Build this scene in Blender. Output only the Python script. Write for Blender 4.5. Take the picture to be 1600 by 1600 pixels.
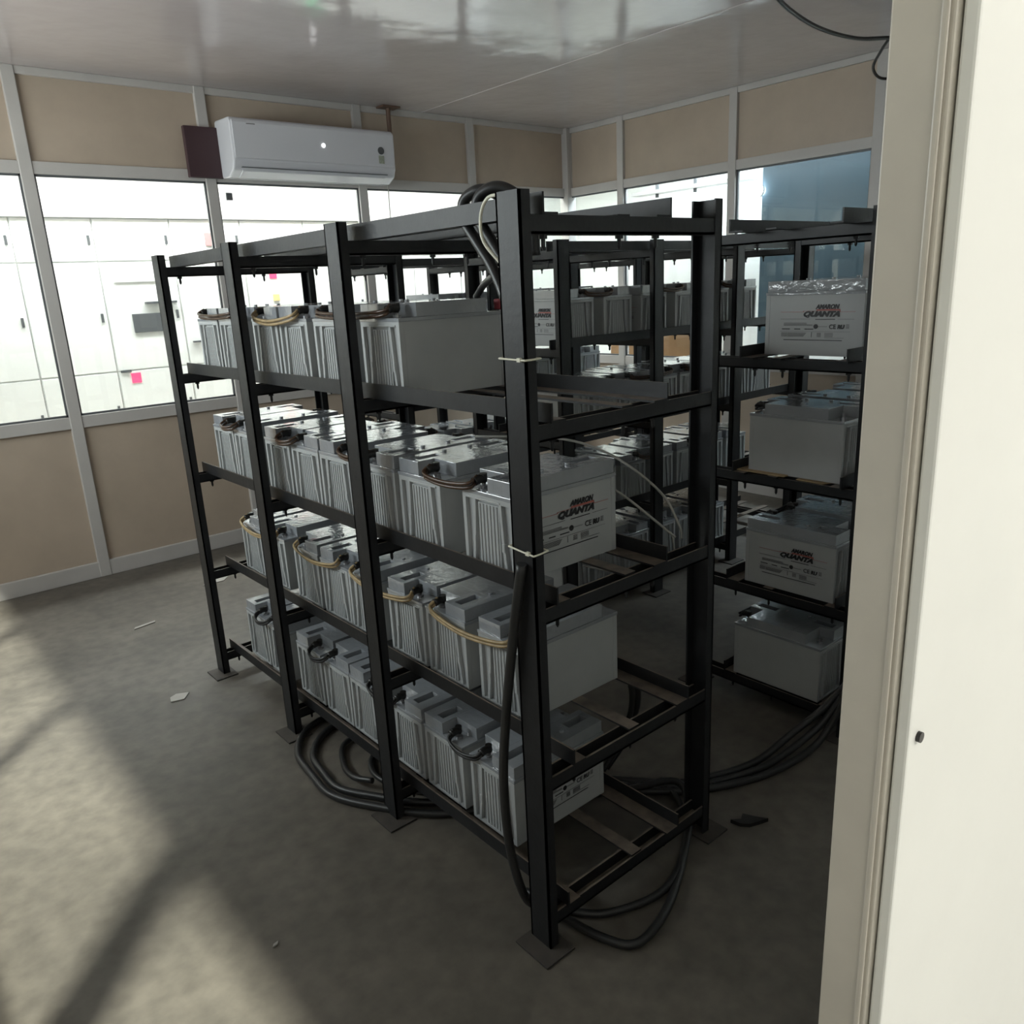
import bpy, bmesh, math, random
from mathutils import Vector, Matrix
random.seed(7)
for o in list(bpy.data.objects): bpy.data.objects.remove(o)
sc = bpy.context.scene
COL = sc.collection

# ------------------------------------------------------------------ camera
YAW, PITCH, ROLL, FPX = 0.8727, 0.2763, -0.0495, 1248.5
cd = bpy.data.cameras.new('camera'); cam = bpy.data.objects.new('camera', cd); COL.objects.link(cam)
f = Vector((math.cos(YAW)*math.cos(PITCH), math.sin(YAW)*math.cos(PITCH), -math.sin(PITCH)))
r = f.cross(Vector((0, 0, 1))).normalized(); u = r.cross(f)
c_, s_ = math.cos(ROLL), math.sin(ROLL)
r2 = c_*r + s_*u; u2 = -s_*r + c_*u
cam.matrix_world = Matrix(((r2.x, u2.x, -f.x, -1.0709), (r2.y, u2.y, -f.y, -1.2105), (r2.z, u2.z, -f.z, 1.6), (0, 0, 0, 1)))
cd.sensor_fit = 'HORIZONTAL'; cd.sensor_width = 36.0; cd.lens = 36.0*FPX/1600
cd.clip_start = 0.05; cd.clip_end = 100
sc.camera = cam

# ------------------------------------------------------------------ world, lights, exposure
w = bpy.data.worlds.new('world'); sc.world = w; w.use_nodes = True
w.node_tree.nodes['Background'].inputs[0].default_value = (0.80, 0.85, 0.92, 1)
w.node_tree.nodes['Background'].inputs[1].default_value = 0.35
def area(name, loc, target, sx, sy, power, color):
    d = bpy.data.lights.new(name, 'AREA'); d.shape = 'RECTANGLE'; d.size = sx; d.size_y = sy
    d.energy = power; d.color = color
    o = bpy.data.objects.new(name, d); COL.objects.link(o); o.location = loc
    o.rotation_euler = (Vector(target)-Vector(loc)).to_track_quat('-Z', 'Y').to_euler()
    return o
area('back_corridor_tube_light', (1.6, 4.55, 2.79), (1.6, 4.55, 0), 4.6, 0.30, 125, (0.97, 0.99, 1.0))
area('right_corridor_tube_light', (4.62, 1.6, 2.79), (4.62, 1.6, 0), 0.30, 4.4, 165, (0.80, 0.90, 1.0))
sd = bpy.data.lights.new('sun', 'SUN'); sd.energy = 11.5; sd.angle = math.radians(3.2); sd.color = (1.0, 0.97, 0.88)
so = bpy.data.objects.new('sun', sd); COL.objects.link(so); so.location = (-4, -3, 6)
so.rotation_euler = Vector((.66*math.cos(math.radians(59)), .75*math.cos(math.radians(59)), -math.sin(math.radians(59)))).to_track_quat('-Z', 'Y').to_euler()
area('entrance_hall_light', (0.9, -3.2, 2.7), (0.2, -1.0, 1.0), 2.2, 0.5, 31, (1.0, 0.97, 0.90))
area('left_window_fill', (-1.9, 2.35, 2.00), (0.2, 2.35, 2.35), 2.5, 0.5, 74, (0.94, 0.97, 1.0))  # fill lamp added outside the unseen left window to lift the dim interior
sc.view_settings.view_transform = 'Standard'
try: sc.view_settings.look = 'None'
except Exception: pass
sc.view_settings.gamma = 1.0; sc.view_settings.use_curve_mapping = False
sc.view_settings.exposure = 0.25

# ------------------------------------------------------------------ materials
MATS = {}
def mat(name, col, rough=0.5, metal=0.0, bump=0.0, bscale=40, var=0.0, vscale=6, col2=None, coat=0.0,
        emit=None, estr=0.0, dust=None, spec=0.5, bdist=0.002):
    m = bpy.data.materials.new(name); m.use_nodes = True; MATS[name] = m
    nt = m.node_tree; b = nt.nodes['Principled BSDF']; L = nt.links.new
    b.inputs['Base Color'].default_value = (*col, 1); b.inputs['Roughness'].default_value = rough
    b.inputs['Metallic'].default_value = metal; b.inputs['Specular IOR Level'].default_value = spec
    b.inputs['Coat Weight'].default_value = coat; b.inputs['Coat Roughness'].default_value = .06
    tc = nt.nodes.new('ShaderNodeTexCoord')
    last = None
    if var > 0:
        n = nt.nodes.new('ShaderNodeTexNoise'); n.inputs['Scale'].default_value = vscale
        n.inputs['Detail'].default_value = 6; n.inputs['Roughness'].default_value = .62
        L(tc.outputs['Object'], n.inputs['Vector'])
        cr = nt.nodes.new('ShaderNodeValToRGB'); cr.color_ramp.elements[0].position = .32; cr.color_ramp.elements[1].position = .72
        c2 = col2 or tuple(max(0, x*(1-var)) for x in col)
        cr.color_ramp.elements[0].color = (*c2, 1); cr.color_ramp.elements[1].color = (*col, 1)
        L(n.outputs['Fac'], cr.inputs['Fac']); last = cr.outputs['Color']
        L(last, b.inputs['Base Color'])
    if dust:
        g = nt.nodes.new('ShaderNodeNewGeometry'); sx = nt.nodes.new('ShaderNodeSeparateXYZ'); L(g.outputs['Normal'], sx.inputs[0])
        n2 = nt.nodes.new('ShaderNodeTexNoise'); n2.inputs['Scale'].default_value = 25; n2.inputs['Detail'].default_value = 5
        L(tc.outputs['Object'], n2.inputs['Vector'])
        mm = nt.nodes.new('ShaderNodeMath'); mm.operation = 'MULTIPLY'; L(sx.outputs['Z'], mm.inputs[0]); L(n2.outputs['Fac'], mm.inputs[1])
        m2 = nt.nodes.new('ShaderNodeMath'); m2.operation = 'MULTIPLY'; m2.use_clamp = True; L(mm.outputs[0], m2.inputs[0]); m2.inputs[1].default_value = 1.5
        mx = nt.nodes.new('ShaderNodeMix'); mx.data_type = 'RGBA'; L(m2.outputs[0], mx.inputs['Factor'])
        if last: L(last, mx.inputs['A'])
        else: mx.inputs['A'].default_value = (*col, 1)
        mx.inputs['B'].default_value = (*dust, 1); L(mx.outputs['Result'], b.inputs['Base Color'])
    if bump > 0:
        n = nt.nodes.new('ShaderNodeTexNoise'); n.inputs['Scale'].default_value = bscale; n.inputs['Detail'].default_value = 4
        L(tc.outputs['Object'], n.inputs['Vector'])
        bp = nt.nodes.new('ShaderNodeBump'); bp.inputs['Strength'].default_value = bump; bp.inputs['Distance'].default_value = bdist
        L(n.outputs['Fac'], bp.inputs['Height']); L(bp.outputs['Normal'], b.inputs['Normal']); L(bp.outputs['Normal'], b.inputs['Coat Normal'])
    if emit:
        b.inputs['Emission Color'].default_value = (*emit, 1); b.inputs['Emission Strength'].default_value = estr
    return m
M_STEEL = mat('charcoal_painted_steel', (0.016, 0.0165, 0.018), 0.46, 0.0, 0.25, 60, .45, 14, dust=(0.17, 0.135, 0.105), spec=.35)
M_PLATE = mat('dusty_base_plate_steel', (0.035, 0.031, 0.028), 0.7, 0, .3, 60, .4, 20, dust=(0.055, 0.046, 0.038))
M_BOLT = mat('zinc_bolt', (0.30, 0.30, 0.31), 0.35, 0.8)
M_CASE = mat('pale_grey_battery_plastic', (0.40, 0.412, 0.412), 0.42, 0, 0.06, 120, .12, 5)
M_LID = mat('grey_battery_lid', (0.30, 0.315, 0.335), 0.13, 0, 0.5, 45, .15, 9, bdist=0.003, spec=.7, coat=1.0)
M_SLOT = mat('dark_slot_plastic', (0.05, 0.055, 0.06), 0.5)
M_INK = mat('black_ink', (0.015, 0.015, 0.017), 0.5)
M_GREYINK = mat('grey_fine_print', (0.14, 0.14, 0.14), 0.5)
M_RED = mat('faded_red_ink', (0.35, 0.10, 0.08), 0.5)
M_BOOT = mat('black_rubber_boot', (0.012, 0.011, 0.010), 0.35)
M_TAN = mat('tan_cable', (0.42, 0.30, 0.15), 0.45, 0, .2, 90, .4, 40)
M_BROWN = mat('brown_cable', (0.065, 0.032, 0.016), 0.30, 0, .2, 90, .4, 40)
M_BLACKC = mat('black_cable', (0.018, 0.018, 0.018), 0.40)
M_REDB = mat('red_terminal_cover', (0.25, 0.03, 0.04), 0.4)
M_WIRE = mat('grey_thin_wire', (0.30, 0.29, 0.26), 0.5)
M_TIE = mat('white_nylon', (0.75, 0.73, 0.60), 0.4)
M_BEIGE = mat('beige_panel', (0.46, 0.375, 0.295), 0.45, 0, 0.05, 8, .14, 2.5)
M_ALU = mat('white_painted_aluminium', (0.50, 0.475, 0.45), 0.38, 0, .03, 30, .10, 4)
M_CEIL = mat('glossy_ceiling_panel', (0.50, 0.445, 0.44), 0.13, 0, 0.45, 1.6, .06, 2, bdist=0.03, spec=0.7)
M_WHITE = mat('white_powder_coat', (0.80, 0.80, 0.78), 0.35)
M_OUTW = mat('white_outer_wall', (0.86, 0.86, 0.82), 0.5, 0, .03, 20, .05, 3)
M_ACW = mat('white_glossy_plastic', (0.62, 0.62, 0.65), 0.16, coat=.4)
M_MAROON = mat('maroon_board', (0.050, 0.024, 0.028), 0.5)
M_BLUE = mat('blue_grey_board', (0.085, 0.13, 0.165), 0.25, 0, .05, 5, .1, 1.5)
M_DARKG = mat('dark_grey_plastic', (0.10, 0.105, 0.11), 0.4)
M_CARD = mat('cardboard', (0.36, 0.26, 0.14), 0.8, 0, .1, 60, .2, 20)
M_PAPER = mat('scrap_paper', (0.36, 0.34, 0.31), 0.8, 0, .3, 20, .15, 12)
M_JAMB = mat('worn_door_frame', (0.58, 0.54, 0.47), 0.40, 0, .04, 12, .16, 5)
M_PIPE = mat('brown_pipe', (0.13, 0.075, 0.05), 0.5)

def concrete():
    m = bpy.data.materials.new('dusty_concrete'); m.use_nodes = True; nt = m.node_tree; L = nt.links.new
    b = nt.nodes['Principled BSDF']; tc = nt.nodes.new('ShaderNodeTexCoord')
    n1 = nt.nodes.new('ShaderNodeTexNoise'); n1.inputs['Scale'].default_value = 1.6; n1.inputs['Detail'].default_value = 8; n1.inputs['Roughness'].default_value = .6
    n2 = nt.nodes.new('ShaderNodeTexNoise'); n2.inputs['Scale'].default_value = 18; n2.inputs['Detail'].default_value = 6
    for n in (n1, n2): L(tc.outputs['Object'], n.inputs['Vector'])
    cr = nt.nodes.new('ShaderNodeValToRGB'); e = cr.color_ramp.elements
    e[0].position = .3; e[0].color = (0.070, 0.062, 0.052, 1); e[1].position = .7; e[1].color = (0.142, 0.125, 0.102, 1)
    L(n1.outputs['Fac'], cr.inputs['Fac'])
    cr2 = nt.nodes.new('ShaderNodeValToRGB'); e = cr2.color_ramp.elements
    e[0].position = .25; e[0].color = (.72, .72, .72, 1); e[1].position = .65; e[1].color = (1.1, 1.1, 1.1, 1)
    L(n2.outputs['Fac'], cr2.inputs['Fac'])
    mx = nt.nodes.new('ShaderNodeMix'); mx.data_type = 'RGBA'; mx.blend_type = 'MULTIPLY'; mx.inputs['Factor'].default_value = 1
    L(cr.outputs[0], mx.inputs['A']); L(cr2.outputs[0], mx.inputs['B']); L(mx.outputs['Result'], b.inputs['Base Color'])
    b.inputs['Roughness'].default_value = .55
    bp = nt.nodes.new('ShaderNodeBump'); bp.inputs['Strength'].default_value = .2; bp.inputs['Distance'].default_value = .004
    L(n2.outputs['Fac'], bp.inputs['Height']); L(bp.outputs['Normal'], b.inputs['Normal'])
    return m
M_FLOOR = concrete()
def glass():
    m = bpy.data.materials.new('window_glass'); m.use_nodes = True; nt = m.node_tree; L = nt.links.new
    nt.nodes.remove(nt.nodes['Principled BSDF'])
    t = nt.nodes.new('ShaderNodeBsdfTransparent'); t.inputs[0].default_value = (.93, .96, .95, 1)
    g = nt.nodes.new('ShaderNodeBsdfGlossy'); g.inputs['Roughness'].default_value = .02
    lw = nt.nodes.new('ShaderNodeLayerWeight'); lw.inputs['Blend'].default_value = .5
    pw = nt.nodes.new('ShaderNodeMath'); pw.operation = 'POWER'; L(lw.outputs['Facing'], pw.inputs[0]); pw.inputs[1].default_value = 5
    fr = nt.nodes.new('ShaderNodeMath'); fr.operation = 'MULTIPLY_ADD'; L(pw.outputs[0], fr.inputs[0]); fr.inputs[1].default_value = .7; fr.inputs[2].default_value = .035
    mx = nt.nodes.new('ShaderNodeMixShader'); L(fr.outputs[0], mx.inputs[0]); L(t.outputs[0], mx.inputs[1]); L(g.outputs[0], mx.inputs[2])
    L(mx.outputs[0], nt.nodes['Material Output'].inputs[0]); return m
M_GLASS = glass()
def glow(name, col, s): return mat(name, col, .4, emit=col, estr=s)
M_REDLED = glow('red_digit_display', (0.9, 0.05, 0.12), 1.6)
M_GREEN = glow('green_exit_light', (0.05, 0.8, 0.35), 2.0)
M_GLOWDOT = glow('white_glow_dot', (1, 1, 1), 4.0)
M_LAMP = glow('lamp_lens', (0.85, 0.93, 1), 45.0)
M_TUBE = glow('tube_lens', (0.95, 0.98, 1), 6.0)

# ------------------------------------------------------------------ mesh helpers
def box(bm, x0, x1, y0, y1, z0, z1):
    vs = [bm.verts.new(p) for p in ((x0,y0,z0),(x1,y0,z0),(x1,y1,z0),(x0,y1,z0),(x0,y0,z1),(x1,y0,z1),(x1,y1,z1),(x0,y1,z1))]
    for q in ((0,3,2,1),(4,5,6,7),(0,1,5,4),(1,2,6,5),(2,3,7,6),(3,0,4,7)): bm.faces.new([vs[i] for i in q])
def mbox(bm, F, u0, u1, v0, v1, z0, z1):
    a = F(u0, v0); b = F(u1, v1)
    box(bm, min(a[0], b[0]), max(a[0], b[0]), min(a[1], b[1]), max(a[1], b[1]), z0, z1)
def prism(bm, pts, a, b, axis='x'):
    # pts in the plane across axis, extruded from a to b
    def P(p, t):
        return {'x': (t, p[0], p[1]), 'y': (p[0], t, p[1]), 'z': (p[0], p[1], t)}[axis]
    A = [bm.verts.new(P(p, a)) for p in pts]; B = [bm.verts.new(P(p, b)) for p in pts]
    n = len(pts)
    bm.faces.new(A[::-1]); bm.faces.new(B)
    for i in range(n): bm.faces.new((A[i], A[(i+1) % n], B[(i+1) % n], B[i]))
def cyl(bm, c, rad, h, n=12, axis='z', rad2=None):
    rad2 = rad if rad2 is None else rad2
    def P(a, rr, t):
        ca, sa = rr*math.cos(a), rr*math.sin(a)
        return {'z': (c[0]+ca, c[1]+sa, c[2]+t), 'x': (c[0]+t, c[1]+ca, c[2]+sa), 'y': (c[0]+ca, c[1]+t, c[2]+sa)}[axis]
    A = [bm.verts.new(P(2*math.pi*i/n, rad, 0)) for i in range(n)]; B = [bm.verts.new(P(2*math.pi*i/n, rad2, h)) for i in range(n)]
    bm.faces.new(A[::-1]); bm.faces.new(B)
    for i in range(n): bm.faces.new((A[i], A[(i+1) % n], B[(i+1) % n], B[i]))
def spline(pts, k=8):
    P = [Vector(p) for p in pts]; P = [2*P[0]-P[1]] + P + [2*P[-1]-P[-2]]; out = []
    for i in range(1, len(P)-2):
        a, b, c, d = P[i-1], P[i], P[i+1], P[i+2]
        for j in range(k):
            t = j/k
            out.append(.5*((2*b)+(-a+c)*t+(2*a-5*b+4*c-d)*t*t+(-a+3*b-3*c+d)*t**3))
    out.append(P[-2]); return out
def tube(bm, pts, rad, n=8, k=8, smooth=True):
    S = spline(pts, k) if smooth else [Vector(p) for p in pts]
    rings = []; prev = None
    for i, p in enumerate(S):
        t = (S[min(i+1, len(S)-1)]-S[max(i-1, 0)])
        if t.length < 1e-9: t = Vector((0, 0, 1))
        t.normalize()
        ref = prev if prev is not None else (Vector((0, 0, 1)) if abs(t.z) < .9 else Vector((1, 0, 0)))
        a = (ref - t*ref.dot(t))
        if a.length < 1e-6: a = t.orthogonal()
        a.normalize(); b = t.cross(a); prev = a
        rings.append([bm.verts.new(p+rad*(math.cos(2*math.pi*j/n)*a+math.sin(2*math.pi*j/n)*b)) for j in range(n)])
    for A, B in zip(rings, rings[1:]):
        for j in range(n):
            fc = bm.faces.new((A[j], A[(j+1) % n], B[(j+1) % n], B[j])); fc.smooth = True
    bm.faces.new(rings[0][::-1]); bm.faces.new(rings[-1])
def obj(name, bm, m, parent=None, loc=None, bevel=0.0, smooth=False):
    bmesh.ops.recalc_face_normals(bm, faces=bm.faces)
    me = bpy.data.meshes.new(name); bm.to_mesh(me); bm.free(); me.materials.append(m)
    if smooth:
        for p in me.polygons: p.use_smooth = True
    o = bpy.data.objects.new(name, me); COL.objects.link(o)
    if parent: o.parent = parent
    if loc: o.location = loc
    if bevel > 0:
        md = o.modifiers.new('bevel', 'BEVEL'); md.width = bevel; md.segments = 2; md.limit_method = 'ANGLE'; md.angle_limit = .6
    return o
def empty(name, loc=(0, 0, 0), rz=0):
    o = bpy.data.objects.new(name, None); COL.objects.link(o); o.location = loc; o.rotation_euler = (0, 0, rz); o.empty_display_size = .05
    return o
def tag(o, label, cat, group=None):
    o['label'] = label; o['category'] = cat
    if group: o['group'] = group
    return o
def struct(name, bm, m, **k):
    o = obj(name, bm, m, **k); o['kind'] = 'structure'; return o
def B(*boxes):
    bm = bmesh.new()
    for b in boxes: box(bm, *b)
    return bm
def copy_tree(o, parent=None):
    c = o.copy(); COL.objects.link(c)
    if parent: c.parent = parent
    for ch in list(o.children): copy_tree(ch, c)
    return c

# ------------------------------------------------------------------ room shell
XW, YW, HC = 4.08, 3.98, 2.83           # right-hand wall, back wall, ceiling
YD0, YD1, XJ = -0.988, -0.948, -0.53    # door wall and its jamb
XL = -1.45
struct('floor', B((-3.5, 5.6, -5.2, 5.6, -.1, 0)), M_FLOOR)
bm = bmesh.new()
gx = [XL-.1+i*(XW+.1-XL+.1)/40 for i in range(41)]; gy = [YD0-.05+i*(YW+.1-YD0+.05)/40 for i in range(41)]
box(bm, gx[0], gx[-1], gy[0], gy[-1], HC, HC+.06)
struct('ceiling', bm, M_CEIL)
for i, x in enumerate((2.62,)):
    struct('trim_%d' % (40+i), B((x-.012, x+.012, gy[0], gy[-1]-.1, HC-.004, HC)), M_CEIL)
struct('ceiling_outside', B((-3.5, 5.6, YW+.1, 5.6, 2.9, 2.95), (XW+.1, 5.6, -1.5, YW+.1, 2.9, 2.95), (XL-.1, 5.6, -5.2, YD0, 2.9, 2.95)), M_OUTW)  # corridor ceilings, plus an unseen hall ceiling added to block the sun
struct('wall_hall_sun_block', B((XL-.1, XL-.05, -5.2, YD0-.01, 0, 2.95)), M_OUTW)  # unseen wall added to keep sun from entering through the doorway

SILL, HEAD = 0.985, 2.30
mx_ = [-1.45, 0.0, 1.0, 2.07, 3.05, XW]
my_ = [YD1, 0.28, 1.31, 2.34, 3.38, YW]
struct('wall_back', B((XL, XW, YW+.015, YW+.045, 0, SILL-.03), (XL, XW, YW+.015, YW+.045, HEAD+.05, HC)), M_BEIGE)
struct('wall_right', B((XW+.015, XW+.045, YD0, YW, 0, SILL-.03), (XW+.015, XW+.045, YD0, YW, HEAD+.05, HC)), M_BEIGE)
struct('wall_left', B((XL-.05, XL, -1.0, YW+.05, 0, 0.985), (XL-.05, XL, -1.0, YW+.05, 2.30, HC), (XL-.05, XL, -1.0, -.92, .985, 2.3), (XL-.05, XL, -.07, .095, .985, 2.3), (XL-.05, XL, 1.30, 1.37, .985, 2.3), (XL-.05, XL, 2.4, 2.47, .985, 2.3), (XL-.05, XL, 3.6, YW+.05, .985, 2.3)), M_BEIGE)
struct('window_20', B((XL-.03, XL-.025, -.92, 3.6, .985, 2.30)), M_GLASS)
M_BOUNCE = mat('pale_bounce_floor', (0.80, 0.79, 0.76), 0.3)
struct('floor_corridor_bounce', B((-3.5, 5.55, YW+.06, 5.55, 0, .004), (XW+.06, 5.55, -1.2, YW+.05, 0, .004), (-3.5, 5.55, -5.2, YD0-.15, 0, .004), (-3.5, XL-.06, -1.2, YW+.05, 0, .004)), M_BOUNCE)  # unseen floor sheets, added pale to bounce light up onto the ceiling
t = 1
for i, x in enumerate(mx_[1:-1]):
    struct('trim_%d' % t, B((x-.032, x+.032, YW-.012, YW+.05, 0, HC)), M_ALU, bevel=.004); t += 1
for i, y in enumerate(my_[1:-1]):
    struct('trim_%d' % t, B((XW-.012, XW+.05, y-.032, y+.032, 0, HC)), M_ALU, bevel=.004); t += 1
struct('trim_%d' % t, B((XW-.045, XW+.05, YW-.045, YW+.05, 0, HC)), M_ALU, bevel=.004); t += 1
for z0, z1 in ((SILL-.07, SILL), (HEAD, HEAD+.065), (HC-.04, HC)):
    struct('trim_%d' % t, B((XL, XW, YW-.006, YW+.05, z0, z1)), M_ALU, bevel=.003); t += 1
    struct('trim_%d' % t, B((XW-.006, XW+.05, YD0, YW, z0, z1)), M_ALU, bevel=.003); t += 1
struct('baseboard_back', B((XL, XW-.05, YW-.008, YW+.05, 0, .095)), M_ALU, bevel=.003)
struct('baseboard_right', B((XW-.008, XW+.05, YD0, YW-.05, 0, .095)), M_ALU, bevel=.003)
n = 1
for a, b in zip(mx_, mx_[1:]):
    o = struct('window_%d' % n, B((a+.03, b-.03, YW+.018, YW+.023, SILL, HEAD)), M_GLASS)
    bm = B((a+.03, a+.042, YW+.005, YW+.017, SILL, HEAD), (b-.042, b-.03, YW+.005, YW+.017, SILL, HEAD),
           (a+.03, b-.03, YW+.005, YW+.017, SILL, SILL+.012), (a+.03, b-.03, YW+.005, YW+.017, HEAD-.012, HEAD))
    obj('window_bead', bm, M_DARKG, o); n += 1
for a, b in zip(my_, my_[1:]):
    o = struct('window_%d' % n, B((XW+.018, XW+.023, a+.03, b-.03, SILL, HEAD)), M_GLASS)
    bm = B((XW+.005, XW+.017, a+.03, a+.042, SILL, HEAD), (XW+.005, XW+.017, b-.042, b-.03, SILL, HEAD),
           (XW+.005, XW+.017, a+.03, b-.03, SILL, SILL+.012), (XW+.005, XW+.017, a+.03, b-.03, HEAD-.012, HEAD))
    obj('window_bead', bm, M_DARKG, o); n += 1
# door wall: the frame the photographer stands in
struct('wall_front', B((XJ+.05, XW+.05, YD0, YD1, 0, HC), (XL-.05, XJ+.05, YD0, YD1, 2.16, HC), (XL-.05, XL+.06, YD0, YD1, 0, 2.16)), M_OUTW)
bm = B((XJ, XJ+.05, YD0+.001, YD1, 0, 2.16), (XJ-.003, XJ, YD0+.004, YD0+.009, 0, 2.16))
o = struct('door_1', bm, M_JAMB, bevel=.0025)
bm = bmesh.new(); box(bm, XJ+.006, 1.4, YD0-.010, YD0, 0, 2.16)
o = struct('trim_%d' % t, bm, M_OUTW, bevel=.002); t += 1
bm = bmesh.new(); cyl(bm, (XJ+.0215, YD0-.013, 1.262), .0042, .003, 16, 'y'); obj('screw_cover', bm, M_BOOT, o)
# outer shell of the corridors and hall
struct('wall_corridor_back', B((-3.5, 5.6, 5.55, 5.6, 0, 2.95)), M_OUTW)
struct('wall_corridor_right', B((5.55, 5.6, -5.2, 5.6, 0, 2.95)), M_OUTW)

# ------------------------------------------------------------------ battery racks
LV = [0.10, 0.482, 0.908, 1.318, 1.730]      # top of the cross beams, bottom to top
def make_rack(F, posts, rails, label, nbolt=3):
    """F maps (along the row, from front to back) to world x, y"""
    x, y = F(0, 0)
    root = empty('battery_rack', (x, y, 0)); tag(root, label, 'rack', 'black steel battery racks')
    def W(bmx, name, m, **k):
        o = obj(name, bmx, m, root, **k); o.matrix_parent_inverse = Matrix.Translation((-x, -y, 0)); return o
    H, T, FL, WD, WB = 1.775, .005, .028, .65, .07
    for p in posts:
        for back in (0, 1):
            bmx = bmesh.new()
            V = (lambda v: WD-v) if back else (lambda v: v)
            mbox(bmx, F, p, p+WB, V(0), V(T), .006, H)
            mbox(bmx, F, p, p+T, V(0), V(FL), .006, H)
            mbox(bmx, F, p+WB-T, p+WB, V(0), V(FL), .006, H)
            W(bmx, 'post', M_STEEL)
            bmx = bmesh.new(); v0, v1 = (-.045, .05) if not back else (.60, .695)
            mbox(bmx, F, p-.036, p+WB+.012, v0, v1, 0, .006)
            W(bmx, 'base_plate', M_PLATE, bevel=.001)
        for z in LV:
            bmx = bmesh.new()
            mbox(bmx, F, p+.002, p+.048, FL-.004, WD-FL+.004, z-.036, z-.031)
            mbox(bmx, F, p+.002, p+.0075, FL-.004, WD-FL+.004, z-.036, z)
            mbox(bmx, F, p+.0425, p+.048, FL-.004, WD-FL+.004, z-.036, z)
            W(bmx, 'cross_beam', M_STEEL)
    for z, (vn, vm, vf, ua, ub) in zip(LV, rails):
        for kind in range(3):
            bmx = bmesh.new()
            if kind == 0:
                mbox(bmx, F, ua, ub, vn, vn+.005, z, z+.042); mbox(bmx, F, ua, ub, vn+.005, vn+.042, z, z+.005)
            elif kind == 1:
                mbox(bmx, F, ua+.01, ub, vm-.019, vm+.019, z, z+.005)
            else:
                mbox(bmx, F, ua, ub, vf-.005, vf, z, z+.042); mbox(bmx, F, ua, ub, vf-.052, vf-.005, z, z+.005)
            W(bmx, 'shelf_rail', M_STEEL)
        for p in posts:
            for v in (vn+.022, vm, vf-.028):
                bmx = bmesh.new(); x1, y1 = F(p+.025, v)
                cyl(bmx, (x1, y1, z-.044), .009, .008, 6); cyl(bmx, (x1, y1, z-.060), .0045, .016, 8, rad2=.0045)
                cyl(bmx, (x1, y1, z-.066), .0015, .006, 8, rad2=.0045)
                W(bmx, 'bolt', M_STEEL)
    return root
F1 = lambda a, b: (b, a)
F2 = lambda a, b: (1.38+a, -.04+b)
F3 = lambda a, b: (1.38+a, 1.33+b)
F4 = lambda a, b: (1.42+a, 2.70+b)
std = lambda ua=.0: [(.060, .30, .50, ua, 2.15), (.100, .33, .545, ua, 2.15), (.063, .32, .450, ua, 2.15), (.065, .315, .450, ua, 2.15), (.065, .308, .458, ua, 2.15)]
R1 = [(.062, .33, .50, -.005, 2.15), (.100, .33, .545, .0, 2.15), (.063, .32, .450, .0, 2.15), (.065, .315, .450, .0, 2.15), (.060, .308, .458, .0, 2.15)]
make_rack(F1, [0, .70, 1.40, 2.10], R1, 'black steel rack nearest the camera with a corner post strapped with white ties')
R2 = [(.060, .30, .50, .0, 2.10), (.060, .33, .50, -.0, 2.10), (.060, .32, .475, -.02, 2.10), (.060, .315, .450, -.03, 2.10), (.065, .308, .458, -.10, 2.10)]
make_rack(F2, [0, .63, 1.30, 2.0], R2, 'black steel rack on the right, its end beside the white door frame')
make_rack(F3, [0, .63, 1.30, 2.0], std(), 'black steel rack in the middle, seen through the nearest rack')
make_rack(F4, [0, .70, 1.40, 2.05], std(), 'black steel rack farthest back, in front of the back windows')

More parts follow.
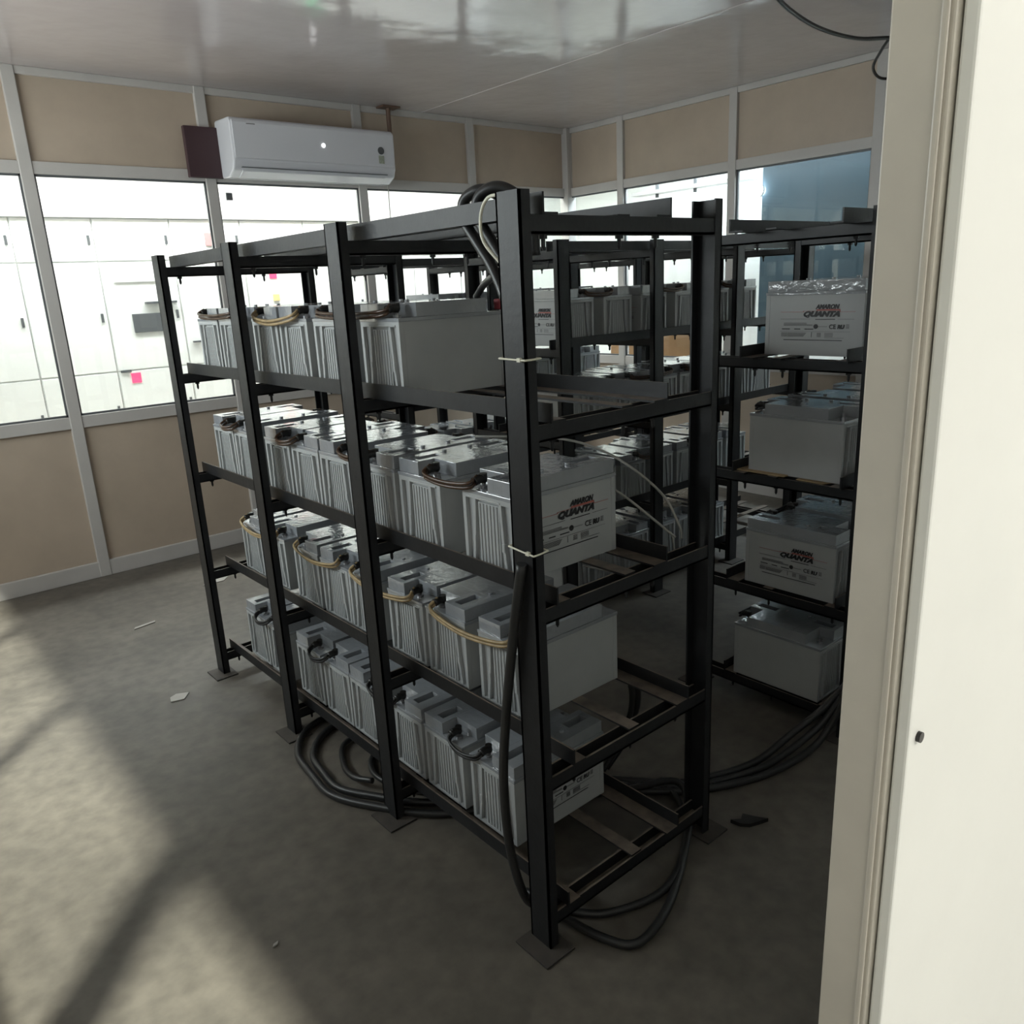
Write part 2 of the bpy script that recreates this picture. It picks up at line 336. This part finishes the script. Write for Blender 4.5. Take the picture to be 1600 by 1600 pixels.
# ------------------------------------------------------------------ batteries
def text_mesh(bmt, s, size, ox, oy, shear=0.0, offset=0.0, sx=1.0):
    cu = bpy.data.curves.new('t', 'FONT'); cu.body = s; cu.size = size; cu.shear = shear; cu.offset = offset
    cu.extrude = 0.0003; cu.resolution_u = 3
    o = bpy.data.objects.new('t', cu); COL.objects.link(o)
    bpy.context.view_layer.update()
    me = bpy.data.meshes.new_from_object(o.evaluated_get(bpy.context.evaluated_depsgraph_get()))
    bpy.data.objects.remove(o); bpy.data.curves.remove(cu)
    # text plane (X right, Y up) -> local (-x right, z up) on the +y face
    me.transform(Matrix(((-sx, 0, 0, ox), (0, 0, 1, 0.0975), (0, 1, 0, oy), (0, 0, 0, 1))))
    bmt.from_mesh(me); bpy.data.meshes.remove(me)
BL, BW, BH = .176, .0975, .205
def make_battery():
    root = empty('lead_battery')
    bm = bmesh.new()
    box(bm, -.1655, .1655, -.0955, .0955, 0, BH-.004)
    for s in (-1, 1):
        a, b = (s*.160, s*.1755)
        X = lambda p, q: (min(p, q), max(p, q))
        x0, x1 = X(a, b)
        box(bm, x0, x1, -BW+.001, BW-.001, .186, BH-.004)          # top band
        box(bm, x0, x1, -BW+.001, -.084, 0, .187); box(bm, x0, x1, .084, BW-.001, 0, .187)
        box(bm, x0, x1, -.088, .088, 0, .008)
        p0, p1 = X(s*.160, s*.1712); box(bm, p0, p1, -.040, .040, .008, .180)
        for k in range(6):
            y = -.0325+k*.013; q0, q1 = X(s*.1712, s*.1736); box(bm, q0, q1, y-.0020, y+.0020, .008, .178)
        q0, q1 = X(s*.174, s*.1778); box(bm, q0, q1, -.080, .050, .1875, .1915)
        for sy in (-1, 1):
            pts = [(sy*.044, .187), (sy*.054, .187), (sy*.060, .085), (sy*.072, .0), (sy*.061, .0), (sy*.050, .09)]
            prism(bm, pts, x0, x1, 'x')
            q0, q1 = X(s*.170, s*.1768); box(bm, q0, q1, sy*.056-.005, sy*.056+.005, .070, .092)
    obj('case', bm, M_CASE, root, bevel=.0008)
    bm = bmesh.new()
    box(bm, -.1768, .1768, -.0985, .0985, BH-.006, BH+.004)
    z0, z1 = BH+.004, .246
    for s in (-1, 1):       # raised cover leaves a terminal recess at both ends of the -y side
        a, b = min(s*.060, s*.172), max(s*.060, s*.172)
        box(bm, a, b, .002, .024, z0, z1); box(bm, a, b, .054, .095, z0, z1)
        for e, g in ((.060, .078), (.152, .172)): box(bm, min(s*e, s*g), max(s*e, s*g), .023, .055, z0, z1)
        box(bm, min(s*.060, s*.118), max(s*.060, s*.118), -.095, .003, z0, z1)
    box(bm, -.061, .061, -.095, .095, z0, z1)
    for s in (-1, 1): cyl(bm, (s*.045, .055, z1), .007, .006, 10)
    obj('lid', bm, M_LID, root, bevel=.0012)
    for s in (-1, 1):
        obj('handle_slot', B((min(s*.078, s*.152), max(s*.078, s*.152), .024, .054, z0, z0+.010)), M_SLOT, root)
        bm = bmesh.new(); cyl(bm, (s*.146, -.045, BH+.004), .011, .007, 14); cyl(bm, (s*.146, -.045, BH+.011), .0055, .014, 6)
        obj('terminal', bm, M_BOLT, root)
    return root
def U(px): return .176-(px-50)/1450*.352
def Vv(py): return .203-(py-210)/940*.203
def make_label():
    bmk, bmg, bmr = bmesh.new(), bmesh.new(), bmesh.new()
    text_mesh(bmk, 'AMARON', .0195, U(820), Vv(440), .30, .0010, .93)
    text_mesh(bmk, 'QUANTA', .0225, U(632), Vv(552), .35, .0016, 1.33)
    text_mesh(bmk, 'CE', .0200, U(1022), Vv(738), 0, .0002, 1)
    text_mesh(bmk, 'RU', .0175, U(1140), Vv(736), .15, .0009, 1)
    Y0, Y1 = .0966, .0972
    def bar(bmx, px0, px1, py0, py1): box(bmx, U(px1), U(px0), Y0, Y1, Vv(py1), Vv(py0))
    bar(bmr, 830, 1168, 446, 470); bar(bmr, 290, 640, 484, 489); bar(bmr, 1168, 1380, 484, 489); bar(bmr, 1160, 1170, 468, 489); bar(bmr, 632, 838, 470, 474); bar(bmr, 632, 641, 470, 489)
    bar(bmk, 290, 740, 590, 593); bar(bmk, 1140, 1370, 595, 598); bar(bmk, 820, 1100, 592, 602)
    for yy in (650, 664, 676, 688): bar(bmg, 345, 690 if yy < 670 else 780, yy, yy+6)
    cyl(bmk, (U(828), Y0, Vv(705)), .0075, .0006, 14, 'y'); bar(bmg, 865, 990, 702, 708)
    for a, b in ((320, 440), (510, 600), (665, 795)): bar(bmk, a, b, 738, 750)
    for yy in (672, 690, 708, 724): bar(bmg, 1262, 1305, yy, yy+9)
    bar(bmg, 290, 1325, 780, 783)
    for k in range(6):
        yy = 800+k*11; bar(bmg, 310, 400, yy, yy+5); bar(bmg, 410, 690-k*8, yy, yy+5); bar(bmg, 850, 910, yy, yy+5); bar(bmg, 960, 1080, yy, yy+4)
    bar(bmg, 768, 774, 790, 865); bar(bmg, 960, 1240, 872, 876)
    bar(bmk, 350, 1215, 906, 916)
    return bmk, bmg, bmr
proto = make_battery()
bmk, bmg, bmr = make_label()
for nm, bmx, mm in (('brand_print', bmk, M_INK), ('fine_print', bmg, M_GREYINK), ('red_print', bmr, M_RED)):
    obj(nm, bmx, mm, proto)
proto_plain = None
first = [True]
ORD = ['first', 'second', 'third', 'fourth', 'fifth', 'sixth', 'seventh', 'eighth', 'ninth', 'tenth', 'eleventh', 'twelfth']
SHELF = {1: 'bottom shelf', 2: 'second shelf', 3: 'third shelf', 4: 'top shelf'}
PL = {}
def place(rack, F, lv, i, ucen, vcen, flip, rackname, endname):
    if first[0]: o = proto; first[0] = False
    else: o = copy_tree(proto)
    x, y = F(ucen, vcen); z = LV[lv-1]+.0055
    o.location = (x, y, z)
    rz = (math.pi if flip else 0) if rack == 1 else (math.pi/2 if not flip else -math.pi/2)
    o.rotation_euler = (0, 0, rz+random.uniform(-.006, .006))
    look = 'pale grey battery'
    pos = '%s from %s' % (ORD[i], endname) if i else 'first beside %s' % endname
    tag(o, '%s, %s of %s, %s' % (look, SHELF[lv], rackname, pos), 'battery', 'batteries on the %s of the %s' % (SHELF[lv], rackname))
    PL[(rack, lv, i)] = (o, ucen, vcen, flip, z)
RK = {1: (F1, 'nearest rack', 'near corner post'), 2: (F2, 'right-hand rack', 'left end'), 3: (F3, 'middle rack', 'left end'), 4: (F4, 'farthest rack', 'left end')}
rows1 = {4: ([.575+.0975, .852+.0975, 1.088+.0975, 1.295+.0975, 1.59+.0975, 1.80+.0975], .256, 0),
         3: ([.157+.0975, .447+.0975, .662+.0975, .91+.0975, 1.112+.0975, 1.32+.0975, 1.60+.0975, 1.803+.0975], .256, 1),
         2: ([.315, .567, .777, 1.03, 1.228, 1.442, 1.715, 1.935], .322, 0),
         1: ([.342, .572, .78, 1.03, 1.23, 1.442, 1.715, 1.92], .285, 1)}
for lv, (us, vc, f0) in rows1.items():
    for i, uu in enumerate(us): place(1, F1, lv, i, uu, vc, (i+f0) % 2 == 1, *RK[1][1:])
def row(rack, lv, u0, pitch, n, vc, f0):
    for i in range(n): place(rack, RK[rack][0], lv, i, u0+pitch*i, vc, (i+f0) % 2 == 1, *RK[rack][1:])
row(2, 4, .185, .235, 3, .252, 0); row(2, 3, .125, .235, 3, .262, 1); row(2, 2, .125, .235, 3, .262, 0); row(2, 1, .105, .235, 3, .285, 1)
row(3, 4, .195, .262, 6, .252, 0); row(3, 3, .16, .218, 8, .256, 1); row(3, 2, .18, .228, 7, .320, 0); row(3, 1, .18, .228, 6, .30, 1)
row(4, 4, .47, .225, 6, .256, 0); row(4, 3, .30, .225, 7, .256, 1); row(4, 2, .30, .225, 5, .320, 0)

# ------------------------------------------------------------------ jumper cables between terminals
def jumper(rack, lv, i, j, end, style, rackname):
    (oa, ua, va, fa, z), (ob, ub, vb, fb, _) = PL[(rack, lv, i)], PL[(rack, lv, j)]
    s = -1 if end == 'front' else 1
    def term(o, flip):
        M = Matrix.Rotation(o.rotation_euler.z, 4, 'Z'); base = Vector(o.location)
        # choose the terminal whose world position lies at the wanted end
        c = [base + M @ Vector((q*.146, -.045, .222)) for q in (-1, 1)]
        key = (lambda p: p.x) if rack == 1 else (lambda p: p.y)
        return (min if s < 0 else max)(c, key=key)
    A, Bq = term(oa, fa), term(ob, fb)
    out = Vector((s, 0, 0)) if rack == 1 else Vector((0, s, 0))
    dr = (Bq-A).normalized()
    root = empty('jumper_cable', A)
    m = {'tan': M_TAN, 'brown': M_BROWN, 'black': M_BLACKC}[style]
    reach, sag = {'tan': (.058, -.030), 'brown': (.050, -.012), 'black': (.052, -.018)}[style]
    if (Bq-A).length < .14: reach += .012
    def P(v): return v-A
    bm = bmesh.new()
    for k in (0, 1):
        dz = .011*k; e = .003*k+random.uniform(-.002, .004)
        a0 = A+out*.018+Vector((0, 0, .010+dz)); b0 = Bq+out*.018+Vector((0, 0, .010+dz))
        mid = (A+Bq)/2+out*(reach+e)+Vector((0, 0, sag+dz))
        q1 = A+out*(reach*.80+e)+dr*.008+Vector((0, 0, sag*.5+dz)); q2 = Bq+out*(reach*.80+e)-dr*.008+Vector((0, 0, sag*.5+dz))
        tube(bm, [P(a0), P(q1), P(mid), P(q2), P(b0)], .0048, 8, 6)
    obj('cable', bm, m, root)
    for T_ in (A, Bq):
        bm = bmesh.new()
        tube(bm, [P(T_)+Vector((0, 0, .008))-out*.004, P(T_)+out*.012+Vector((0, 0, .012)), P(T_)+out*.030+Vector((0, 0, .008))], .0115, 10, 3)
        cyl(bm, (*(P(T_)[:2]), P(T_).z+.012), .010, .012, 12)
        obj('terminal_boot', bm, M_BOOT, root)
    tag(root, '%s jumper cable, %s to %s battery, %s of %s, %s' % (
        {'tan': 'tan twin', 'brown': 'brown twin', 'black': 'black twin'}[style], ORD[i], ORD[j], SHELF[lv], rackname,
        'front' if end == 'front' else 'back'), 'cable', 'jumper cables between batteries')
st1 = {4: ['brown', 'tan', 'brown'], 3: ['brown', 'brown', 'brown', 'brown'], 2: ['tan', 'tan', 'tan', 'tan'], 1: ['black', 'black', 'black', 'black']}
for lv, stl in st1.items():
    n = len(rows1[lv][0])
    for k in range(n//2): jumper(1, lv, 2*k, 2*k+1, 'front', stl[k], 'nearest rack')
    for k in range((n-1)//2): jumper(1, lv, 2*k+1, 2*k+2, 'back', 'black' if lv < 3 else 'brown', 'nearest rack')
for lv, n in ((4, 6), (3, 8), (2, 7)):
    for k in range(n//2): jumper(3, lv, 2*k, 2*k+1, 'front', 'brown', 'middle rack')
for lv in (4, 3, 2, 1):
    jumper(2, lv, 0, 1, 'back', 'black', 'right-hand rack')
    jumper(2, lv, 1, 2, 'front', 'brown', 'right-hand rack')

# ------------------------------------------------------------------ power cables
def cable(name, pts, rad, m, label, cat='cable', group=None, sm=True):
    bm = bmesh.new()
    for p in (pts if isinstance(pts[0][0], (list, tuple)) else [pts]): tube(bm, p, rad, 10, 8)
    o = obj(name, bm, m); tag(o, label, cat, group); return o
G = 'thick black power cables'
# bundle that rises inside the corner post, over the top rail
for k, dy in enumerate((0, -.050)):
    q = 1-k
    cable('power_cable', [(.15, .15+dy*.5, 1.66), (.14, .17+dy, 1.745), (.118, .205+dy, 1.790), (.098, .24+dy, 1.802), (.086, .278+dy, 1.785), (.084, .282+dy, 1.745), (.090, .245+dy, 1.692), (.095, .205+dy*.9, 1.640), (.095, .165+dy*.7, 1.570),
          (.088, .125+dy*.3, 1.48), (.076, .108, 1.4-.01*k), (.088, .086+.004*k, 1.27), (.072, .088+.006*k, 1.12), (.050+.004*k, .092+.01*k, 1.0)], .0125, M_BLACKC,
          'thick black cable looping over the top rail behind the near corner post, %s' % ('outer one' if k == 0 else 'inner one'), 'cable', G)
cable('power_cable', [(.42, .68, 1.572), (.39, .60, 1.607), (.30, .44, 1.625), (.19, .27, 1.615), (.10, .12, 1.57)], .010, M_BLACKC, 'black cable arching off the top-shelf battery toward the near corner post', 'cable', G)
cable('power_cable', [(-.012, .028, 1.02), (-.016, .062, .85), (-.02, .105, .60), (-.02, .125, .42), (-.016, .12, .25), (.0, .10, .12), (.06, .125, .022), (.09, .05, .014), (.115, -.07, .014),
      (.165, -.14, .014), (.30, -.12, .014), (.47, -.04, .014), (.62, .05, .05), (.70, .16, .07), (.60, .30, .014)], .0115, M_BLACKC,
      'thick black cable hanging down the near corner post and looping on the floor in front', 'cable', G)
cable('power_cable', [(.07, .17, .030), (.125, .045, .014), (.20, -.03, .014), (.35, -.07, .014), (.50, -.02, .014), (.66, .10, .014), (.74, .25, .014)], .0105, M_BLACKC,
      'black cable lying in a shallow arc across the foot of the nearest rack', 'cable', G)
def arc(cx, cy, rx, ry, a0, a1, z, n=9, tilt=0):
    return [(cx+rx*math.cos(math.radians(a0+(a1-a0)*i/(n-1))), cy+ry*math.sin(math.radians(a0+(a1-a0)*i/(n-1))), z) for i in range(n)]
cable('power_cable', [(.30, 1.45, .014), (.06, 1.40, .014), (-.055, 1.27, .014), (-.085, 1.10, .014), (-.09, .95, .014), (-.02, .80, .014), (.10, .63, .014), (.30, .50, .014), (.55, .34, .014)], .0125, M_BLACKC,
      'thick black cable in the outermost floor loop beside the second post', 'cable', G)
cable('power_cable', [(.34, 1.38, .014), (.10, 1.33, .014), (-.02, 1.22, .014), (-.05, 1.08, .014), (-.055, .97, .014), (.0, .86, .014), (.12, .69, .014), (.32, .56, .014), (.58, .40, .014)], .0125, M_BLACKC,
      'thick black cable just inside the outermost floor loop', 'cable', G)
cable('power_cable', [(.26, 1.22, .014), (.10, 1.20, .014), (.03, 1.09, .014), (.0, .97, .032), (.03, .89, .040)], .010, M_BLACKC,
      'short black cable curve inside the floor loops under the nearest rack', 'cable', G)
cable('power_cable', [(.27, 1.08, .014), (.14, 1.06, .014), (.08, .98, .014), (.08, .88, .014), (.14, .75, .014), (.26, .64, .014)], .010, M_BLACKC,
      'black cable curve closest to the third post inside the floor loops', 'cable', G)
for k in range(3):
    d = .032*k
    cable('power_cable', [(.50+d, .42+d*.5, .014), (.66+d, .24, .014+.0*k), (.80+d*.6, .12+d*.6, .014), (1.00+d*.5, .03+d*1.0, .014), (1.20, -.01+d*1.0, .03+.02*k), (1.28+d*.4, -.04+d*.4, .11+.03*k),
          (1.34+d*.3, -.10+d*.3, .32), (1.36+d*.3, -.13+d*.3, .6)], .0125, M_BLACKC,
          'thick black cable sweeping along the floor to the right-hand rack, %s of three' % ('lowest', 'middle', 'highest')[k], 'cable', G)
for k in range(2):
    cable('power_cable', [(.58+.03*k, .36, .44), (.66+.03*k, .33, .40-.03*k), (.72+.03*k, .36, .25), (.70+.03*k, .40, .10), (.64+.02*k, .42, .013)], .010, M_BLACKC,
          'black cable dropping behind the second shelf of the nearest rack, %s' % ('left one' if k == 0 else 'right one'), 'cable', G)
cable('thin_wire', [(.34, .62, 1.18), (.46, .40, 1.18), (.52, .25, 1.14), (.565, .12, 1.05), (.585, .07, .96), (.583, .06, .925)], .0035, M_WIRE, 'upper thin grey wire bowing out of the third shelf of the nearest rack', 'wire', 'thin grey wires')
cable('thin_wire', [(.44, .30, 1.10), (.49, .20, 1.05), (.53, .12, .985), (.57, .07, .93)], .0035, M_WIRE, 'lower thin grey wire running straight down to the shelf end of the nearest rack', 'wire', 'thin grey wires')
cable('thin_wire', [(.50, .35, .80), (.62, .25, .765), (.72, .20, .79), (.75, .22, .86)], .0025, M_WIRE, 'thin grey wire loop hanging below the third shelf behind the nearest rack', 'wire', 'thin grey wires')
cable('white_cord', [(.03, .085, 1.775), (.03, .13, 1.772), (.03, .155, 1.74), (.03, .15, 1.69), (.045, .11, 1.64)], .0035, M_TIE, 'thin white cord curling off the top of the near corner post', 'cord')
def tie(z, label, sl):
    bm = bmesh.new()
    x0, x1, y0, y1 = -.006, .036, -.006, .076
    pts = [(x0, y1, z+sl), (x0, y0+.01, z-sl*.3), (x0+.004, y0, z-sl*.4), (x1-.004, y0, z+sl*.2), (x1, y0+.01, z+sl*.3), (x1, y1, z+sl), (x0, y1, z+sl)]
    tube(bm, pts, .0022, 6, 3); box(bm, x0-.003, x0+.004, .008, .018, z-.004, z+.004)
    tag(obj('cable_tie', bm, M_TIE), label, 'cable tie', 'white cable ties on the near corner post')
tie(1.455, 'white cable tie round the near corner post, upper of the two', .001)
tie(1.045, 'white cable tie round the near corner post, lower of the two', .004)
tag(obj('terminal_cover', B((.425, .455, .585, .61, 1.535, 1.565)), M_REDB, bevel=.004), 'red terminal cover at the far end of the top-shelf battery', 'cover')
cable('ceiling_wire', [(2.35, 1.0, 2.83), (2.47, 1.02, 2.76), (2.77, 1.085, 2.745), (3.07, 1.12, 2.74), (3.40, 1.12, 2.75), (3.60, 1.05, 2.765)], .010, M_BLACKC, 'black wire drooping along the ceiling at the upper right', 'wire')
cable('ceiling_wire', [(3.60, 1.05, 2.765), (3.66, 1.12, 2.73), (3.78, 1.22, 2.68), (3.95, 1.25, 2.65), (4.02, 1.16, 2.66), (4.03, 1.0, 2.71)], .008, M_BLACKC, 'short black wire loop hanging where the ceiling meets the right-hand wall', 'wire')

# ------------------------------------------------------------------ air conditioner
root = empty('air_conditioner', (1.06, 3.96, 2.31)); tag(root, 'white wall-mounted split air conditioner above the back windows', 'air conditioner')
prof = [(0, .005), (-.13, 0), (-.20, .035), (-.222, .085), (-.226, .30), (-.205, .325), (-.02, .33), (0, .325)]
bm = bmesh.new(); prism(bm, [(a, b) for a, b in prof], 0, 1.14, 'x'); obj('body', bm, M_ACW, root, bevel=.010, smooth=False)
bm = bmesh.new(); prism(bm, [(-.224, .095), (-.231, .10), (-.233, .295), (-.226, .312), (-.220, .30)], .012, 1.128, 'x'); obj('front_panel', bm, M_ACW, root, bevel=.003)
bm = bmesh.new(); prism(bm, [(-.138, -.003), (-.196, .028), (-.202, .036), (-.192, .036), (-.136, .006)], .06, 1.06, 'x'); obj('louver', bm, M_ACW, root, bevel=.001)
bm = bmesh.new(); box(bm, .05, 1.07, -.2225, -.2035, .046, .050); obj('outlet_slot', bm, M_DARKG, root)
bm = bmesh.new(); cyl(bm, (.60, -.237, .20), .011, .004, 16, 'y'); obj('glow_dot', bm, M_GLOWDOT, root)  # small white emissive disc on the front panel
bm = bmesh.new(); cyl(bm, (1.025, -.2345, .195), .024, .002, 20, 'y'); o = obj('rating_sticker', bm, M_DARKG, root)
bm = bmesh.new(); box(bm, 1.003, 1.045, -.2345, -.2335, .115, .165); obj('rating_sticker', bm, mat('green_white_sticker', (.42, .45, .36), .5, 0, 0, 1, .4, 90), root)
bm = bmesh.new(); box(bm, .10, .155, -.2345, -.2335, .286, .291); obj('maker_print', bm, M_GREYINK, root)
tag(obj('mounting_board', B((.86, 1.09, 3.93, 3.965, 2.315, 2.60)), M_MAROON, bevel=.003), 'dark maroon board on the wall at the left end of the air conditioner', 'board')
root = empty('support_pipe', (2.30, 3.93, 2.66)); tag(root, 'thin brown pipe rising from the air conditioner to a ceiling plate', 'pipe')
bm = bmesh.new(); cyl(bm, (0, 0, -.02), .016, .19, 12); obj('pipe', bm, M_PIPE, root)
bm = bmesh.new(); box(bm, -.07, .07, -.05, .04, .158, .168); obj('ceiling_plate', bm, M_PIPE, root)
cable('drain_wire', [(2.23, 3.90, 2.34), (2.235, 3.91, 2.2), (2.24, 3.92, 2.05), (2.245, 3.93, 1.8)], .004, M_WIRE, 'thin wire hanging down the window from the air conditioner', 'wire')
tag(obj('window_latch', B((1.085, 1.125, 3.975, 3.99, 2.195, 2.24)), M_DARKG, bevel=.002), 'small square grey catch at the top left of the window under the air conditioner', 'latch')

# ------------------------------------------------------------------ corridor behind the back windows
GC = 'white electrical cabinets beyond the back windows'
edges = [-.99, -.47, .05, .54, 1.055, 1.58, 2.10, 2.62, 3.14, 3.66, 4.18]
cp = ['far left', 'left', 'third', 'next to the dark meter', 'with the dark meter and red display', 'with the red nameplate', 'with the upper red display', 'right of the upper red display', 'second right of the upper red display', 'beside the corner']
def cabinet(i, a, b, lab):
    root = empty('electrical_cabinet', (a, 5.0, 0)); wd = b-a
    bm = bmesh.new(); box(bm, .001, wd-.001, .012, .5, 0, 2.19); obj('housing', bm, M_WHITE, root)
    zs = [(.10, .60), (.608, 1.135), (1.145, 1.885), (1.895, 2.17)]
    for z0, z1 in zs:
        d = obj('door', B((.006, wd-.006, 0, .012, z0, z1)), M_WHITE, root, bevel=.002)
        bm = bmesh.new(); box(bm, wd-.045, wd-.03, -.012, 0, (z0+z1)/2-.03, (z0+z1)/2+.03); obj('handle', bm, M_DARKG, d)
    bm = bmesh.new(); box(bm, -.0, wd, -.02, .02, 2.175, 2.21); obj('top_rail', bm, M_ALU, root)
    tag(root, lab, 'cabinet', GC); return root
for i, (a, b) in enumerate(zip(edges, edges[1:])):
    r_ = cabinet(i, a, b, 'white electrical cabinet beyond the back windows, %s' % cp[i])
    def add(nm, x0, x1, z0, z1, m, th=.01): obj(nm, B((x0-a, x1-a, -th, 0, z0, z1)), m, r_)
    if i == 3:
        add('nameplate', .62, .92, 1.75, 1.82, M_WHITE)
    if i == 3:
        add('red_display', .625, .69, 1.05, 1.12, M_REDLED, .004); add('meter_window', .70, .93, 1.40, 1.53, M_DARKG, .012); add('door_lever', .80, 1.02, 1.595, 1.61, M_DARKG, .03)
        add('small_plate', .56, .63, 1.13, 1.145, M_DARKG)
    if i == 4:
        add('nameplate', 1.10, 1.32, 1.06, 1.12, M_ALU); add('nameplate', 1.30, 1.42, 1.99, 2.08, mat('pink_plate', (.55, .25, .25), .5)); add('door_lever', 1.10, 1.16, 1.30, 1.312, M_DARKG, .03)
    if i == 5:
        add('red_display', 1.77, 1.83, 1.74, 1.79, M_REDLED, .004); add('warning_sticker', 1.78, 1.83, 1.57, 1.62, mat('yellow_sticker', (.75, .55, .25), .5))
tag(obj('exit_light', B((2.34, 2.42, 4.95, 5.0, 1.835, 1.88)), M_GREEN), 'small green light glowing beyond the back windows', 'light')
GT = 'tube lights in the corridors outside the glass'
def tube_light(loc, along, L_, lab):
    root = empty('tube_light', loc); tag(root, lab, 'light', GT)
    a = (L_/2, .03) if along == 'x' else (.03, L_/2)
    obj('housing', B((-a[0], a[0], -a[1], a[1], .0, .05)), M_WHITE, root)
    bm = bmesh.new(); cyl(bm, (-L_/2+.02, 0, -.018) if along == 'x' else (0, -L_/2+.02, -.018), .016, L_-.04, 12, along); obj('tube', bm, M_TUBE, root)
tube_light((.6, 4.55, 2.845), 'x', 1.2, 'long white tube light over the corridor at the left of the back windows')
tube_light((2.5, 4.55, 2.845), 'x', 1.2, 'long white tube light over the corridor behind the air conditioner')
tube_light((4.62, 3.0, 2.845), 'y', 1.2, 'long white tube light outside the right-hand windows')
# beyond the right-hand windows
tag(obj('display_board', B((4.60, 4.66, 1.20, 2.43, 1.06, 2.895)), M_BLUE, bevel=.004), 'large blue-grey board standing outside the right-hand window', 'board')
tag(obj('plywood_sheet', B((4.33, 4.35, 2.80, 3.74, .005, 1.15)), mat('orange_brown_plywood', (.50, .27, .13), .6, 0, 0, 1, .2, 4)), 'orange-brown plywood sheet standing low outside the right-hand windows near the corner', 'board')
root = empty('round_lamp', (4.59, 2.46, 2.20)); tag(root, 'small glaring lamp at the upper left corner of the blue-grey board', 'lamp')
bm = bmesh.new(); cyl(bm, (-.03, 0, 0), .035, .03, 18, 'x'); obj('lens', bm, M_LAMP, root)
bm = bmesh.new(); cyl(bm, (0, 0, 0), .045, .06, 18, 'x'); obj('lamp_housing', bm, M_WHITE, root)
for i, (a, b, lb) in enumerate(((2.55, 3.25, 'white cabinet outside the right-hand windows, left of the blue-grey board'), (3.27, 3.95, 'white cabinet outside the right-hand windows near the room corner'),
                            (1.25, 2.52, 'wide white cabinet outside the right-hand windows, behind the blue-grey board'))):
    root = empty('electrical_cabinet', (5.05, a, 0)); tag(root, lb, 'cabinet', 'white cabinets outside the right-hand windows')
    obj('housing', B((.012, .45, 0, b-a, 0, 2.05)), M_WHITE, root)
    for z0, z1 in ((.1, .95), (.96, 2.03)): obj('door', B((0, .012, .006, b-a-.006, z0, z1)), M_WHITE, root, bevel=.002)
root = empty('cable_tray', (4.75, 2.5, 2.30)); tag(root, 'grey cable tray hanging outside the right-hand windows', 'tray')
obj('tray', B((-.06, .06, .1, 1.3, 0, .03)), M_ALU, root)
for k in range(3): obj('bracket', B((-.01, .01, .25+.4*k, .27+.4*k, -.03, .60)), M_DARKG, root)

# ------------------------------------------------------------------ small loose things
def scrap(name, cx, cy, pts, m, lab, cat, z=.001, h=.004, grp=None):
    bm = bmesh.new(); prism(bm, [(cx+a, cy+b) for a, b in pts], z, z+h, 'z'); tag(obj(name, bm, m), lab, cat, grp)
scrap('paper_scrap', -.218, 2.04, [(-.04, -.02), (.01, -.035), (.045, .01), (.0, .035), (-.03, .02)], M_PAPER, 'crumpled pale paper scrap on the floor left of the farthest front post', 'paper', grp='paper scraps on the floor')
scrap('paper_scrap', -.075, 2.957, [(-.06, -.012), (.05, .01), (.055, .03), (-.05, .012)], M_PAPER, 'thin strip of pale paper on the floor toward the back wall', 'paper', grp='paper scraps on the floor')
scrap('paper_scrap', .435, 3.35, [(-.08, -.03), (.04, -.04), (.09, .02), (-.02, .035)], M_PAPER, 'pale paper scrap on the floor behind the far end of the nearest rack', 'paper', grp='paper scraps on the floor')
scrap('paper_scrap', .60, 2.62, [(-.12, -.05), (.08, -.06), (.12, .05), (-.08, .07)], M_PAPER, 'larger pale sheet on the floor beyond the nearest rack', 'paper', grp='paper scraps on the floor')
scrap('debris', .764, -.053, [(-.035, .03), (-.01, .01), (.015, .022), (.03, -.012), (.05, -.045), (.02, -.035), (-.012, -.022), (-.03, .0)], M_BOOT, 'dark bit of rubbish on the floor in front of the right-hand rack', 'debris', h=.012)
scrap('paper_scrap', -.50, .50, [(-.008, -.004), (.006, -.003), (.012, .006), (-.002, .004)], M_PAPER, 'tiny white speck of paper on the brightly lit floor', 'paper', grp='paper scraps on the floor')
scrap('cardboard_piece', 1.42, .34, [(-.035, -.10), (.06, -.10), (.06, .10), (-.035, .09)], M_CARD, 'flat tan cardboard piece on the shelf end of the right-hand rack', 'cardboard', z=.9135, h=.004)
scrap('paper_scrap', 1.41, .15, [(-.02, -.05), (.02, -.07), (.02, .05), (-.015, .05)], M_CARD, 'orange-brown paper tucked under the battery on the right-hand rack', 'paper', z=.9085, h=.003, grp='paper scraps on the floor')
